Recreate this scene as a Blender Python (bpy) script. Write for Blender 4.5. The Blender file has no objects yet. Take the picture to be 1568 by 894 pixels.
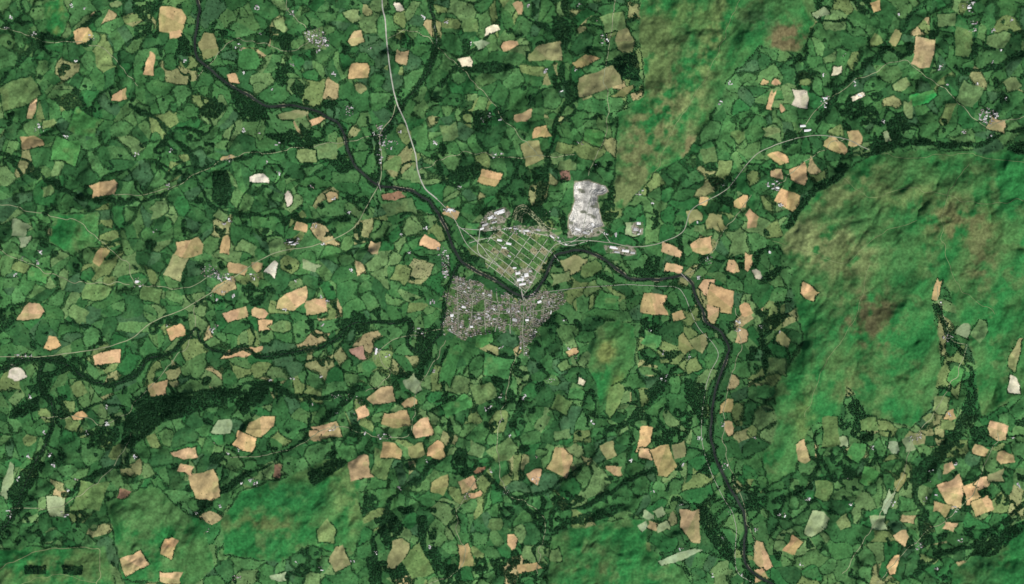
import bpy, math, time
import numpy as np
T0=time.time()
S=9.0
f32=np.float32
sc=bpy.context.scene
def lin(c):
    c=np.asarray(c,dtype=np.float64)/255.0
    return np.where(c<=0.04045,c/12.92,((c+0.055)/1.055)**2.4)
def wx(x): return (x-784.0)*S
def wy(y): return (447.0-y)*S
# ---------------------------------------------------------------- noise
_tabs={}
def tab(seed):
    if seed not in _tabs:
        _tabs[seed]=np.random.default_rng(1000+seed).random((256,256)).astype(f32)*2-1
    return _tabs[seed]
def vn(x,y,s,seed):
    t=tab(seed)
    a=x/s; b=y/s
    i=np.floor(a).astype(np.int32); j=np.floor(b).astype(np.int32)
    u=(a-i).astype(f32); v=(b-j).astype(f32)
    u=u*u*u*(u*(u*6-15)+10); v=v*v*v*(v*(v*6-15)+10)
    i0=i&255; i1=(i+1)&255; j0=j&255; j1=(j+1)&255
    return (t[j0,i0]*(1-u)+t[j0,i1]*u)*(1-v)+(t[j1,i0]*(1-u)+t[j1,i1]*u)*v
def fbm(x,y,s,o,seed):
    r=0; a=1.0; n=0
    for k in range(o):
        c,s_=math.cos(0.6*k),math.sin(0.6*k)
        r=r+a*vn(x*c-y*s_+17*k,x*s_+y*c+31*k,s/(2**k),seed+k); n+=a; a*=0.5
    return r/n
def sstep(a,b,x):
    t=np.clip((x-a)/(b-a),0,1); return t*t*(3-2*t)
# ---------------------------------------------------------------- polyline tools
def smooth(pts,step=2.0,jit=0.0,seed=0):
    p=np.array(pts,float)
    p=np.vstack([2*p[0]-p[1],p,2*p[-1]-p[-2]])
    out=[]
    for k in range(1,len(p)-2):
        n=max(2,int(np.hypot(*(p[k+1]-p[k]))/step))
        t=np.linspace(0,1,n,endpoint=False)[:,None]
        out.append(0.5*((2*p[k])+(-p[k-1]+p[k+1])*t+(2*p[k-1]-5*p[k]+4*p[k+1]-p[k+2])*t*t+(-p[k-1]+3*p[k]-3*p[k+1]+p[k+2])*t**3))
    out.append(p[-2][None])
    q=np.vstack(out)
    if jit: q=q+jit*np.stack([vn(q[:,0],q[:,1],14,40+seed),vn(q[:,0],q[:,1],14,60+seed)],1)
    return q
# ---------------------------------------------------------------- grid
ST=1.15
def axis(a,b,ext):
    d=np.arange(a,b+0.01,ST)
    k=np.cumsum(3.0*1.22**np.arange(ext))
    return np.concatenate([(a-k)[::-1],d,b+k])
xs=axis(-100,1670,30).astype(f32); ys=axis(-80,975,30).astype(f32)
NX,NY=len(xs),len(ys)
X,Y=np.meshgrid(xs,ys)
def seg_dist(pts,R,base=None):
    D=np.full(X.shape,1e4,f32) if base is None else base
    for a,b in zip(pts[:-1],pts[1:]):
        i0=np.searchsorted(xs,min(a[0],b[0])-R); i1=np.searchsorted(xs,max(a[0],b[0])+R)
        j0=np.searchsorted(ys,min(a[1],b[1])-R); j1=np.searchsorted(ys,max(a[1],b[1])+R)
        if i1<=i0 or j1<=j0: continue
        xx=X[j0:j1,i0:i1]-f32(a[0]); yy=Y[j0:j1,i0:i1]-f32(a[1])
        dx,dy=b[0]-a[0],b[1]-a[1]; L=dx*dx+dy*dy+1e-9
        t=np.clip((xx*dx+yy*dy)/L,0,1)
        d=np.hypot(xx-t*dx,yy-t*dy).astype(f32)
        D[j0:j1,i0:i1]=np.minimum(D[j0:j1,i0:i1],d)
    return D
def poly_sdf(poly,px,py):
    p=np.array(poly,float); n=len(p)
    d=np.full(px.shape,1e9,f32); ins=np.zeros(px.shape,bool)
    for k in range(n):
        a=p[k]; b=p[(k+1)%n]
        dx,dy=b-a; xx=px-a[0]; yy=py-a[1]
        t=np.clip((xx*dx+yy*dy)/(dx*dx+dy*dy+1e-9),0,1)
        d=np.minimum(d,np.hypot(xx-t*dx,yy-t*dy))
        c=((a[1]>py)!=(b[1]>py))
        if dy!=0: ins^=c&(px<a[0]+(py-a[1])*dx/dy)
    return np.where(ins,-d,d)
WX=(X+6*fbm(X,Y,40,3,1)+1.6*vn(X,Y,7,5)).astype(f32)
WY=(Y+6*fbm(X,Y,40,3,9)+1.6*vn(X,Y,7,6)).astype(f32)
VX=(X+7*vn(X,Y,55,15)+1.6*vn(X,Y,17,16)+.35*vn(X,Y,6,18)).astype(f32)
VY=(Y+7*vn(X,Y,55,17)+1.6*vn(X,Y,17,19)+.35*vn(X,Y,6,20)).astype(f32)
w2x=(X+1.9*vn(X,Y,15,11)+.7*vn(X,Y,6,13)).astype(f32); w2y=(Y+1.9*vn(X,Y,15,12)+.7*vn(X,Y,6,14)).astype(f32)
def region(poly,R=12,soft=True):
    p=np.array(poly,float)
    m=np.full(X.shape,99.,f32)
    i0=np.searchsorted(xs,p[:,0].min()-R-8); i1=np.searchsorted(xs,p[:,0].max()+R+8)
    j0=np.searchsorted(ys,p[:,1].min()-R-8); j1=np.searchsorted(ys,p[:,1].max()+R+8)
    A,B=(WX,WY) if soft else (w2x,w2y)
    m[j0:j1,i0:i1]=poly_sdf(p,A[j0:j1,i0:i1],B[j0:j1,i0:i1])
    return m
# ---------------------------------------------------------------- rivers
wye=smooth([(300,-110),(296,-50),(303,0),(304,30),(299,60),(302,88),(320,104),(340,122),(365,138),(392,152),(412,163),(445,161),(472,166),(500,178),(518,190),(528,208),(532,230),(545,255),(563,272),(580,283),(605,287),(630,292),(650,303),(668,322),(680,342),(690,370),(705,398),(725,412),(750,424),(775,440),(798,453),(815,450),(830,432),(841,407),(852,392),(872,384),(892,384),(915,392),(945,412),(965,426),(1000,428),(1030,425),(1048,423),(1062,440),(1071,465),(1084,495),(1108,513),(1116,540),(1104,570),(1094,600),(1089,640),(1090,680),(1104,720),(1120,750),(1135,775),(1142,810),(1139,845),(1144,868),(1165,885),(1190,900),(1230,960),(1260,1060)],4,1.5,1)
irfon=smooth([(-120,600),(-60,570),(0,566),(35,552),(70,550),(105,560),(130,578),(165,590),(205,575),(228,548),(262,540),(300,505),(306,520),(325,535),(345,541),(372,532),(398,546),(440,541),(485,532),(517,517),(535,498),(560,493),(600,494),(622,490),(628,505),(625,530),(645,540),(660,528),(674,508),(681,478),(686,445),(692,425),(706,402)],3,2,2)
ithon=smooth([(668,-60),(660,10),(668,60),(662,95),(645,125),(618,158),(596,190),(580,225),(582,255),(580,283)],3,2.5,3)
swr=smooth([(65,552),(60,590),(80,620),(78,660),(58,700),(36,745),(18,790),(-20,830),(-100,850)],3,2,4)
Dwy=seg_dist(wye,130); Dir=seg_dist(irfon,110); Dw=np.minimum(Dwy,Dir)
Dw2=seg_dist(ithon,50); Dw2=seg_dist(swr,50,Dw2)
# ---------------------------------------------------------------- moorland regions
moors=[[(1335,236),(1420,228),(1500,235),(1545,222),(1720,200),(1720,640),(1568,600),(1500,640),(1495,560),(1470,500),(1445,430),(1425,430),(1430,500),(1440,560),(1425,620),(1395,650),(1340,640),(1300,590),(1285,640),(1240,650),(1215,720),(1175,745),(1165,700),(1190,650),(1180,600),(1230,525),(1215,445),(1215,400),(1192,372),(1215,345),(1240,310),(1285,272)],
[(985,-110),(1230,-110),(1250,30),(1225,80),(1165,70),(1120,120),(1085,180),(1050,235),(1000,265),(955,320),(935,320),(945,240),(948,170),(985,145),(985,100),(978,50)],
[(340,790),(370,750),(430,735),(500,705),(560,705),(545,760),(560,800),(540,850),(470,835),(430,860),(340,850)],
[(845,820),(930,800),(985,795),(990,840),(1050,870),(1080,960),(830,960)],
[(88,330),(150,325),(152,365),(110,392),(75,370)],
[(905,560),(915,500),(945,490),(972,500),(975,560),(920,620)],
[(-110,850),(160,835),(175,900),(160,980),(-110,980)],
[(165,770),(230,745),(310,800),(330,870),(300,895),(190,890)],
[(1460,870),(1520,830),(1568,790),(1700,760),(1700,990),(1440,990)],
[(66,0),(95,-5),(110,25),(90,60),(70,45)]]
M=np.full(X.shape,99.,f32)
for p in moors: M=np.minimum(M,region(p))
# ---------------------------------------------------------------- terrain heights (metres)
H=np.full(X.shape,70.,f32)
hills=[(1375,430,150,170,0,290),(1290,350,60,60,0,70),(1560,320,110,90,0,140),(1230,590,45,110,15,150),(1090,70,95,120,20,210),(1000,210,45,110,15,130),
(430,790,120,65,0,200),(930,870,110,60,0,190),(240,640,90,40,0,120),(935,545,40,65,10,130),(110,360,80,60,0,90),(80,890,120,50,0,120),(1180,60,60,60,0,70),
(560,730,60,45,0,60),(880,150,80,60,0,60),(720,265,45,14,0,80),(825,330,26,22,0,80),(1300,760,70,90,0,120),(1500,740,80,40,0,90),(690,800,60,90,0,80),(300,220,90,70,0,60),(1560,880,80,50,0,130),(1330,520,60,80,0,60),(200,820,70,60,0,80)]
for (cx,cy,rx,ry,a,h) in hills:
    a=math.radians(a); u=(X-cx)*math.cos(a)+(Y-cy)*math.sin(a); v=-(X-cx)*math.sin(a)+(Y-cy)*math.cos(a)
    H+=h*np.exp(-0.5*((u/rx)**2+(v/ry)**2)).astype(f32)
n1=fbm(X+4*vn(X,Y,15,21),Y+4*vn(X,Y,15,22),105,4,23)
n2=fbm(X,Y,46,3,33)
mh=sstep(10,-25,M)
H+=240*np.sqrt(n1*n1+.0012)+(56-36*mh)*np.abs(n2)+(12-3*mh)*fbm(X,Y,16,2,37)
aa=X+9*vn(X,Y,40,36); bb=Y+9*vn(X,Y,40,38)
n3=fbm(aa*0.6+bb*0.35,bb*0.6-aa*0.15,30,4,35); H+=mh*78*np.sqrt(n3*n3+.004)+mh*7*fbm(X,Y,8,2,39)
val=1-np.exp(-(Dw/62.0)**2)
H=H*val
H=H*(1-0.45*np.exp(-(Dw2/22.0)**2))
H+=3*fbm(X,Y,9,2,41)*val
H=np.maximum(H,1.5)
farx=np.maximum(np.maximum(-100-X,X-1670),np.maximum(-80-Y,Y-975))
H=H*np.exp(-np.maximum(farx,0)/1500.)+60*(1-np.exp(-np.maximum(farx,0)/1500.))
# ---------------------------------------------------------------- field partition
CS=26.0
rr=np.random.default_rng(5)
sj=rr.random((128,128,6)).astype(f32)
gx=np.floor(VX/CS).astype(np.int32); gy=np.floor(VY/CS).astype(np.int32)
F1=np.full(X.shape,1e6,f32);F2=F1.copy();I1=np.zeros(X.shape,np.int32);I2=I1.copy()
for dj in range(-2,3):
    for di in range(-2,3):
        cx=gx+di; cy=gy+dj; s=sj[cy&127,cx&127]
        ux=VX-(cx+0.5+0.95*(s[...,0]-.5))*CS; uy=VY-(cy+0.5+0.95*(s[...,1]-.5))*CS
        a=s[...,2]*1.57; c=np.cos(a); q=np.sin(a); asp=0.68+0.7*s[...,3]
        u=np.abs(ux*c+uy*q)*asp; v=np.abs(-ux*q+uy*c)/asp
        d=np.sqrt(np.sqrt(u**4+v**4))/(0.72+0.6*s[...,4]**1.4)
        idn=((cy&127)*128+(cx&127)).astype(np.int32)
        lt=d<F1
        lt2=(~lt)&(d<F2)
        F2=np.where(lt,F1,np.where(lt2,d,F2)); I2=np.where(lt,I1,np.where(lt2,idn,I2))
        F1=np.where(lt,d,F1); I1=np.where(lt,idn,I1)
E=F2-F1
s=sj[I1//128,I1%128]
sa=s[...,5]*3.1416; ln=np.cos(sa)*VX+np.sin(sa)*VY
half=np.mod(ln,31.0)
split=(s[...,0]*7.3%1)<0.35
E2=np.where(split,np.abs(half-15.5)*2,99)
I1b=I1+np.where(split&(half>15.5),8192,0)
print('voronoi',time.time()-T0)
ph=((I1*7919+I2*7919+(I1*I2)%9973)%1000)/1000.0
reg=fbm(X,Y,120,2,51)
thick=np.where(ph<0.10,0.0,np.where(ph<0.62,1.5,np.where(ph<0.86,2.4,4.8)))*(1+0.45*reg)
thick=thick*(0.8+0.9*vn(X,Y,8,55))
hedge=(E<thick)|(E2<1.6*(0.8+0.8*vn(X,Y,8,56)))
pal=[((46,92,52),.13),((52,102,56),.17),((60,110,60),.17),((68,116,66),.13),((80,122,70),.11),((94,128,78),.08),((44,102,54),.07),((104,128,76),.06),((130,138,92),.035),((158,148,106),.015),((58,98,64),.06)]
pc=np.array([lin(c) for c,_ in pal]); pw=np.cumsum([w for _,w in pal]); pw/=pw[-1]
r_=rr.random(128*128*2); cellc=pc[np.searchsorted(pw,r_).clip(0,len(pc)-1)]*(0.88+0.24*rr.random((128*128*2,1)))
COL=cellc[I1b%(128*128*2)].astype(f32)
reg2=fbm(X,Y,200,2,57)
COL*=(1+0.15*reg2)[...,None].astype(f32)
gv=fbm(X,Y,18,3,58)[...,None]; COL=COL*(1+0.16*gv)+np.maximum(gv,0)*np.array([0.018,0.012,0.004])
def C(*c): return lin(c).astype(f32)
s1=fbm((X*0.9+Y*0.45),(Y*0.9-X*0.45)*0.45,26,4,61); s2=fbm(X,Y,60,3,67); s3=fbm(X,Y,12,3,71)
mc=np.empty(X.shape+(3,),f32)
mc[:]=C(40,112,56)
def mix(t,c):
    global mc
    t=np.clip(t,0,1)[...,None].astype(f32); mc=mc*(1-t)+np.asarray(c,f32)*t
def blob(x,y,rx,ry,a=0):
    a=math.radians(a); u=(X-x)*math.cos(a)+(Y-y)*math.sin(a); v=-(X-x)*math.sin(a)+(Y-y)*math.cos(a)
    return np.exp(-0.5*((u/rx)**2+(v/ry)**2)).astype(f32)
mix(sstep(-.35,.5,s1+0.6*s2)*0.62,C(82,122,68))
mix(sstep(.0,.7,s2+0.5*s3)*0.3,C(44,98,54))
mix(sstep(.1,.6,fbm(X,Y,20,4,79))*0.5,C(96,118,72))
for (x,y,rx,ry,a,st,c) in [(1255,375,44,24,10,1.6,(118,136,86)),(1300,400,28,22,0,1.2,(100,120,74)),(1330,490,36,36,0,1.15,(92,98,64)),(1465,340,38,27,0,1.1,(98,110,68)),(1300,290,50,14,-25,1.3,(100,122,74)),(1500,400,18,40,0,1.,(90,102,64)),(1385,300,50,16,0,1.,(90,118,68)),(1310,590,30,30,0,.9,(86,110,64)),(1395,560,20,20,0,.6,(80,108,62)),
 (1020,170,30,70,25,1.4,(106,122,76)),(985,210,22,70,15,1.4,(104,116,74)),(1060,228,14,14,0,1.4,(114,116,78)),(1210,60,24,18,0,1.4,(104,102,70)),(1090,60,14,60,20,1.3,(104,132,76)),(1050,20,30,30,0,1.,(88,124,68)),(1000,80,20,60,0,1.2,(94,120,70)),(960,290,20,25,0,1.3,(98,116,72)),(1160,30,20,14,0,1.,(64,104,62)),
 (400,800,60,12,0,.9,(84,104,60)),(500,720,40,20,0,1.0,(84,120,66)),(450,760,50,18,0,.9,(34,98,50)),(540,760,20,40,0,1.,(88,120,68)),(900,870,40,14,0,.8,(82,106,62)),(80,870,70,20,0,1.3,(82,114,64)),(240,800,50,50,0,1.2,(72,114,64)),(85,20,12,30,0,1.2,(98,124,66)),(930,540,9,14,20,1.3,(112,130,72)),(945,585,9,14,20,1,(94,126,66)),(1230,640,14,30,0,.8,(86,118,64)),(1520,860,50,40,0,.6,(40,92,50)),(1250,90,30,20,0,.8,(92,116,70))]:
    b=blob(x,y,rx,ry,a)
    mix(sstep(.02,1.15,b*st*(0.8+1.0*s1+1.0*s3))*1.1,C(*c))
mix(blob(1330,490,24,24)*sstep(-.1,.5,s3+.4*s1)*0.65,C(84,84,58)); mix(blob(1465,335,24,16)*sstep(-.1,.5,s3)*0.5,C(90,88,60)); mix(blob(1212,58,15,11)*sstep(-.4,.4,s3)*.5,C(108,96,70))
mix(sstep(0.1,0.7,fbm(X,Y*0.6,30,4,75))*0.5*blob(1400,450,150,170),C(86,108,62))
mc*=(1+0.16*s3+0.13*vn(X,Y,4,76))[...,None]
mt=sstep(2.5,-2.5,M)[...,None]
COL=COL*(1-mt)+mc*mt
hedge&=~(M<1.0)
hedge|=(np.abs(M-1.5)<1.2)&(vn(X,Y,30,77)>0.0)
# ---------------------------------------------------------------- named fields
TONE={'p':(202,170,124),'q':(182,160,114),'o':(142,144,96),'l':(118,142,88),'w':(216,210,184),'v':(148,168,128),'b':(146,114,88),'g':(68,128,68),'G':(44,142,66),'k':(186,150,124),'c':(94,126,74)}
FS="""128 55 26 20 p;180 5 20 10 l;262 30 36 40 q;268 52 18 14 p;228 97 16 32 p;185 145 22 18 p;48 168 14 30 p;50 217 35 20 q;75 190 18 12 l;28 142 56 36 c;320 72 36 44 o;355 120 15 15 p;160 288 36 22 q;74 292 16 14 c;380 92 32 32 g;430 40 16 20 l;398 272 30 16 w;443 303 12 20 w;348 243 20 6 q;508 300 18 16 q;545 60 26 20 q;550 108 28 22 q;610 12 18 14 w;755 45 24 11 w;782 70 24 14 p;714 95 20 17 w;738 68 24 16 v;795 12 14 22 q;540 25 24 18 l;830 80 50 30 o;898 92 36 18 q;915 125 64 30 o;955 142 38 14 o;958 65 26 34 o;938 35 36 26 c;827 202 24 18 p;802 178 30 13 q;815 235 30 34 o;750 272 32 22 p;616 88 18 20 q;455 176 50 14 o;488 182 28 10 p;660 372 34 18 p;573 378 16 16 q;602 300 34 16 b;612 318 50 22 c;1258 20 22 13 v;1282 108 14 13 w;1225 150 22 26 w;1188 127 16 12 p;1170 128 10 12 q;1180 155 9 28 p;1197 165 8 14 p;1313 147 18 9 w;1414 80 28 44 q;1370 58 14 24 o;1340 10 14 16 q;1475 66 26 44 c;1415 150 42 18 G;1483 145 34 38 c;1525 190 26 20 q;1390 168 14 26 l;1357 210 12 18 v;1280 224 34 18 q;1308 210 20 24 q;1192 243 26 26 p;1225 268 24 26 p;1205 305 34 24 p;1190 268 20 14 q;1133 308 20 26 p;1152 334 22 28 p;1076 308 15 10 p;1062 330 22 20 o;1093 340 22 24 o;1075 378 32 26 p;1028 382 28 20 p;1032 410 26 14 p;1083 440 20 26 p;1105 458 44 36 p;1092 484 20 30 p;1142 475 20 18 p;1124 408 22 20 p;1145 402 12 26 p;1158 418 11 16 w;1237 448 28 18 p;1002 465 38 28 p;1046 527 20 28 o;1073 530 26 26 o;1135 513 16 20 q;1112 622 20 24 q;1116 656 14 22 q;875 538 22 12 p;890 583 12 11 w;630 590 24 28 v;585 605 40 26 q;555 632 22 16 p;608 644 46 26 q;645 656 26 26 p;627 618 22 14 q;548 540 24 20 k;447 460 44 24 p;485 468 30 22 p;362 482 34 16 p;398 482 24 14 p;405 498 22 16 p;370 540 54 15 p;268 508 24 18 p;45 478 40 24 p;80 526 24 24 p;165 546 42 24 p;28 573 30 20 w;238 595 34 22 p;120 597 18 22 l;122 638 20 12 p;155 393 16 26 q;290 378 46 24 q;270 408 28 38 o;345 375 14 26 q;365 412 30 16 q;392 410 18 16 q;415 412 18 22 w;475 407 26 14 v;460 347 20 14 p;400 655 46 26 q;376 676 32 26 p;338 655 34 24 v;315 742 40 44 q;282 696 40 14 p;285 718 26 14 p;425 720 10 22 b;190 757 18 16 b;205 860 38 30 p;258 838 22 28 p;262 885 34 18 p;14 735 14 56 v;88 775 28 30 v;138 760 50 46 c;550 718 36 34 q;585 712 30 40 c;500 660 44 20 p;482 668 18 14 p;672 692 30 24 p;715 742 26 20 p;728 756 18 10 p;735 718 22 9 b;675 745 30 30 o;815 728 22 24 p;858 705 34 40 q;932 690 18 24 o;988 672 18 36 p;990 695 22 14 p;712 852 20 38 q;785 830 15 24 p;810 868 38 12 q;425 885 26 12 v;992 790 16 12 v;1010 784 16 14 v;1028 795 12 20 o;1000 804 18 10 q;985 805 14 12 v;1015 806 16 12 v;1055 805 34 52 q;1040 850 60 13 v;1250 805 24 40 v;1165 852 26 46 p;1228 690 20 32 q;1215 835 18 24 p;1165 880 22 22 p;1368 685 14 18 v;1376 738 13 30 o;1358 770 12 34 v;1345 800 24 20 v;1380 825 26 22 q;1365 864 18 28 p;1460 755 36 40 p;1487 757 26 34 p;1505 775 30 26 p;1442 778 26 18 q;1505 740 22 14 p;1452 715 20 22 p;1530 660 30 22 p;1500 690 24 16 q;1553 545 16 50 o;1552 590 16 24 w;1440 620 22 24 l;1462 595 14 30 l;1432 445 10 30 q;1452 636 20 14 q;1290 800 24 32 l;1290 675 14 14 v;1400 672 30 20 o;1455 805 16 14 p;1390 680 14 20 v;1500 505 22 30 c;1475 505 20 22 v;1462 575 18 30 g;1450 650 20 14 l;880 405 50 26 o;905 412 30 20 c;860 425 30 16 l;1330 650 26 20 c;1270 660 26 40 c;1040 485 20 14 q;970 350 24 20 v;770 690 40 24 c;700 590 40 30 c;740 600 36 30 c;860 620 30 24 c;905 440 30 20 c;930 460 36 24 g;640 410 40 30 o;615 420 26 30 l;30 350 26 26 v;40 370 20 16 v;100 230 40 36 g;500 230 36 24 c;480 60 30 30 c;245 320 30 20 c;130 190 40 36 g;740 520 24 26 g;690 560 20 60 g;700 620 44 24 g;760 560 44 30 g;940 615 22 50 c;1015 705 30 40 q;1040 690 20 24 o;1060 560 26 20 l;1000 520 30 26 g;865 560 24 14 c;600 690 30 24 q;640 690 26 22 o;520 855 26 40 o;500 810 24 40 l;640 860 36 50 c;610 850 24 50 o;730 690 24 20 c;880 690 22 24 l;940 720 26 14 q;1170 600 30 20 g;1190 560 30 24 c;1200 520 22 16 o;1310 690 26 30 g;1330 730 26 24 g;1260 750 26 30 c;1540 700 26 20 q;1525 730 22 16 o;1420 640 20 20 l;860 665 26 14 c;690 325 22 14 q;735 382 34 22 c;722 350 20 18 g;755 395 20 16 l;1105 345 12 14 o;1070 350 14 10 c;1108 260 20 26 l;1085 240 22 22 c;760 800 20 24 c;850 850 16 20 c;560 560 30 18 g;430 500 30 20 c;230 450 30 22 c;150 450 40 30 c;340 330 20 14 c;380 380 30 18 c;60 420 30 22 g;120 480 26 20 c;470 240 26 20 l;600 250 30 24 c;720 40 24 20 c;690 200 26 22 c;870 250 26 20 c;910 210 30 22 g;1130 210 24 18 c;1180 200 22 14 l;1340 60 20 20 l;1450 30 24 20 c;1530 60 30 24 c;1550 130 24 20 l;1380 130 24 16 l"""
FIELDS=[]
fr=np.random.default_rng(11)
FM=np.zeros(X.shape,np.int32)
for k,e in enumerate(FS.replace('\n','').split(';')):
    x,y,w,h,t=e.split(); x,y,w,h=float(x),float(y),float(w)*.98,float(h)*.98
    a=math.radians(fr.uniform(-30,30) if max(w,h)/min(w,h)<2 else fr.uniform(-8,8)+(-14 if w>h else 12))
    base=[(-.5,-.5),(0.05,-.52),(.5,-.5),(.52,0),(.5,.5),(0,.52),(-.5,.5),(-.51,.02)]
    if fr.random()<.6: base=[b for i,b in enumerate(base) if i!=[0,2,4,6][fr.integers(4)]]
    pts=[]
    for (u,v) in base:
        u=u*w*(1+fr.uniform(-.22,.18))+fr.uniform(-.07,.07)*w; v=v*h*(1+fr.uniform(-.22,.18))+fr.uniform(-.07,.07)*h
        pts.append((x+u*math.cos(a)-v*math.sin(a),y+u*math.sin(a)+v*math.cos(a)))
    R=max(w,h)*0.8+8
    i0=np.searchsorted(xs,x-R);i1=np.searchsorted(xs,x+R);j0=np.searchsorted(ys,y-R);j1=np.searchsorted(ys,y+R)
    sl=(slice(j0,j1),slice(i0,i1))
    d=poly_sdf(pts,w2x[sl],w2y[sl])
    ins=d<0
    base=lin(TONE[t])*(1+fr.uniform(-.20,.08))*np.array([1+fr.uniform(-.06,.02),1,1+fr.uniform(-.08,.12)])
    th=fr.uniform(0,3.14); st=0.5+0.5*np.sin((X[sl]*math.cos(th)+Y[sl]*math.sin(th))*6.283/fr.uniform(5,11))
    var=(1+0.06*(st-.5)+0.12*vn(X[sl],Y[sl],9,81)+0.06*vn(X[sl],Y[sl],3,82))[...,None]
    gt=(0.30*sstep(0.1,.9,vn(X[sl],Y[sl],10,85)))[...,None]
    fc=base*var*(1-gt)+lin((120,140,84))*gt
    if w*h>380 and t in 'pqo' and fr.random()<.5:
        cut=((X[sl]-x)*math.cos(th)+(Y[sl]-y)*math.sin(th)>fr.uniform(-3,3))[...,None]; fc=np.where(cut,fc*np.array([.78,.9,.8]),fc)
    soft=sstep(0.6,-0.6,d)[...,None]
    COL[sl]=COL[sl]*(1-soft)+fc*soft
    hd=hedge[sl]; hd[ins]=False
    if t in 'pqwokvb': ring=(d>0)&(d<1.5+1.0*vn(X[sl],Y[sl],12,83))&(vn(X[sl],Y[sl],16,84)>-0.2)
    else: ring=(d>0)&(d<1.9)&(vn(X[sl],Y[sl],20,84)>-0.1)
    hd|=ring
    FM[sl][ins]=k+1
    FIELDS.append((t,sl,k+1))
# ---------------------------------------------------------------- woods
WD=np.full(X.shape,99.,f32)
woods=[[(190,645),(235,608),(330,596),(372,602),(335,622),(250,645),(205,690),(190,680)],[(352,138),(400,160),(412,182),(372,186),(356,160)],[(672,282),(690,262),(730,252),(765,262),(740,272),(690,290)],
[(722,170),(755,168),(752,200),(730,205)],[(812,260),(830,250),(842,262),(838,290),(828,320),(815,322),(822,295)],[(845,28),(870,30),(878,55),(868,80),(850,70)],[(915,98),(975,80),(980,125),(950,118)],[(325,265),(345,262),(358,290),(345,318),(325,305)],
[(405,205),(440,195),(480,208),(520,235),(545,262),(520,262),(480,235),(430,220)],[(690,100),(760,95),(800,105),(760,115),(700,112)],[(1048,580),(1075,590),(1085,640),(1070,655),(1055,620)],[(1060,770),(1085,780),(1115,830),(1130,870),(1100,850),(1075,810)],
[(1485,590),(1495,640),(1455,690),(1415,740),(1395,748),(1392,722),(1430,690),(1468,640)],[(1200,350),(1225,310),(1262,275),(1300,255),(1290,268),(1255,295),(1230,325),(1210,352)],[(1160,500),(1185,478),(1215,480),(1190,500),(1170,520)],[(1160,430),(1190,402),(1205,405),(1180,432)],  # second outline: trees added to darken the shaded north-west escarpment
[(580,790),(600,780),(618,800),(600,840),(585,830)],[(985,600),(1010,585),(1020,600),(995,620)],[(1540,228),(1568,215),(1600,230),(1560,240)],[(640,790),(655,785),(650,840),(635,850)],[(10,760),(35,715),(60,700),(72,712),(45,750),(30,790)],
[(845,815),(860,795),(900,785),(960,770),(940,790),(880,805)],[(40,866),(72,866),(72,879),(40,879)],[(98,866),(127,866),(127,879),(98,879)],[(640,510),(668,505),(664,535),(652,560),(640,548),(634,530)],[(930,285),(942,285),(940,330),(930,335)],[(860,320),(870,330),(872,365),(862,360)],
[(450,120),(470,130),(460,150),(442,140)],[(85,150),(120,140),(130,165),(100,170)],[(300,170),(330,150),(350,165),(330,185)],[(1400,790),(1420,780),(1430,830),(1412,840)],[(1300,620),(1315,610),(1330,650),(1318,660)],[(560,855),(580,850),(590,894),(565,894)],[(1480,850),(1530,815),(1568,795),(1568,815),(1520,850)],[(470,725),(520,700),(530,712),(480,745)],[(388,588),(410,580),(408,600),(372,640),(360,620)],[(20,620),(60,605),(60,625),(15,645)],[(788,318),(808,312),(830,322),(848,345),(842,352),(800,345)]]
for k,p in enumerate(woods): WD=np.minimum(WD,region(p,12,k not in (6,22,23)))
conif=np.minimum(region(woods[6],12,False),np.minimum(region(woods[22],12,False),region(woods[23],12,False)))<0
streams=[[(660,-60),(660,20),(668,70),(650,115),(618,160),(592,195)],[(840,815),(850,785),(900,770),(950,745),(1000,720),(1040,716)],[(684,530),(681,600),(690,650),(685,690),(655,720),(610,755),(585,800),(570,860),(575,920)],
[(1035,558),(1005,598),(970,640),(930,660),(905,700),(850,745),(790,765)],[(1568,770),(1530,803),(1490,832),(1440,850),(1400,882)],[(1430,470),(1455,520),(1482,570),(1488,620),(1440,690),(1400,740),(1418,800),(1430,850)],[(545,600),(500,642),(430,700),(350,742),(300,790)],
[(830,325),(822,295),(836,255),(850,200),(868,150),(860,100)],[(1322,236),(1400,222),(1470,226),(1520,213),(1568,195)],[(-50,225),(30,245),(95,290),(160,310),(240,300),(330,250),(420,232)],[(770,25),(710,90),(672,130)],[(1470,110),(1530,98),(1600,70)],[(0,130),(60,60),(110,60),(150,20)],[(200,160),(260,200),(300,260),(330,320),(420,330),(530,340)],[(90,640),(180,620),(200,700),(160,720),(100,760)],[(730,720),(790,765),(840,820)],[(880,400),(935,430)],[(1045,340),(1040,380),(1052,415)],[(560,590),(490,610),(400,590),(330,600)],[(100,560),(70,590)],[(1420,0),(1375,50),(1340,90),(1290,130),(1250,190)]]
Ds=np.full(X.shape,1e4,f32)
for k,p in enumerate(streams): Ds=seg_dist(smooth(p,6,5,k),10,Ds)
nn=vn(X,Y,22,91)
wood=(WD<0)&(vn(X,Y,5,92)>-0.8)
wood|=(Ds<3.2+2.8*nn)
rivert=(Dwy<4.6+2.6*nn)|((Dir<4.2+2.4*nn))|((Dw2<4.2+2.4*nn))
valley=(np.abs(n1)<0.024+0.017*nn)&(fbm(X,Y,70,2,93)>-0.2)&(M>4)
valley2=(fbm(X,Y,55,3,97)>0.45)&(M>3)&(vn(X,Y,6,98)>-0.5)&(FM==0)
valley2|=(fbm(X,Y,17,2,99)>0.62)&(M>3)&(FM==0)
keep=(FM==0)
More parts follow.
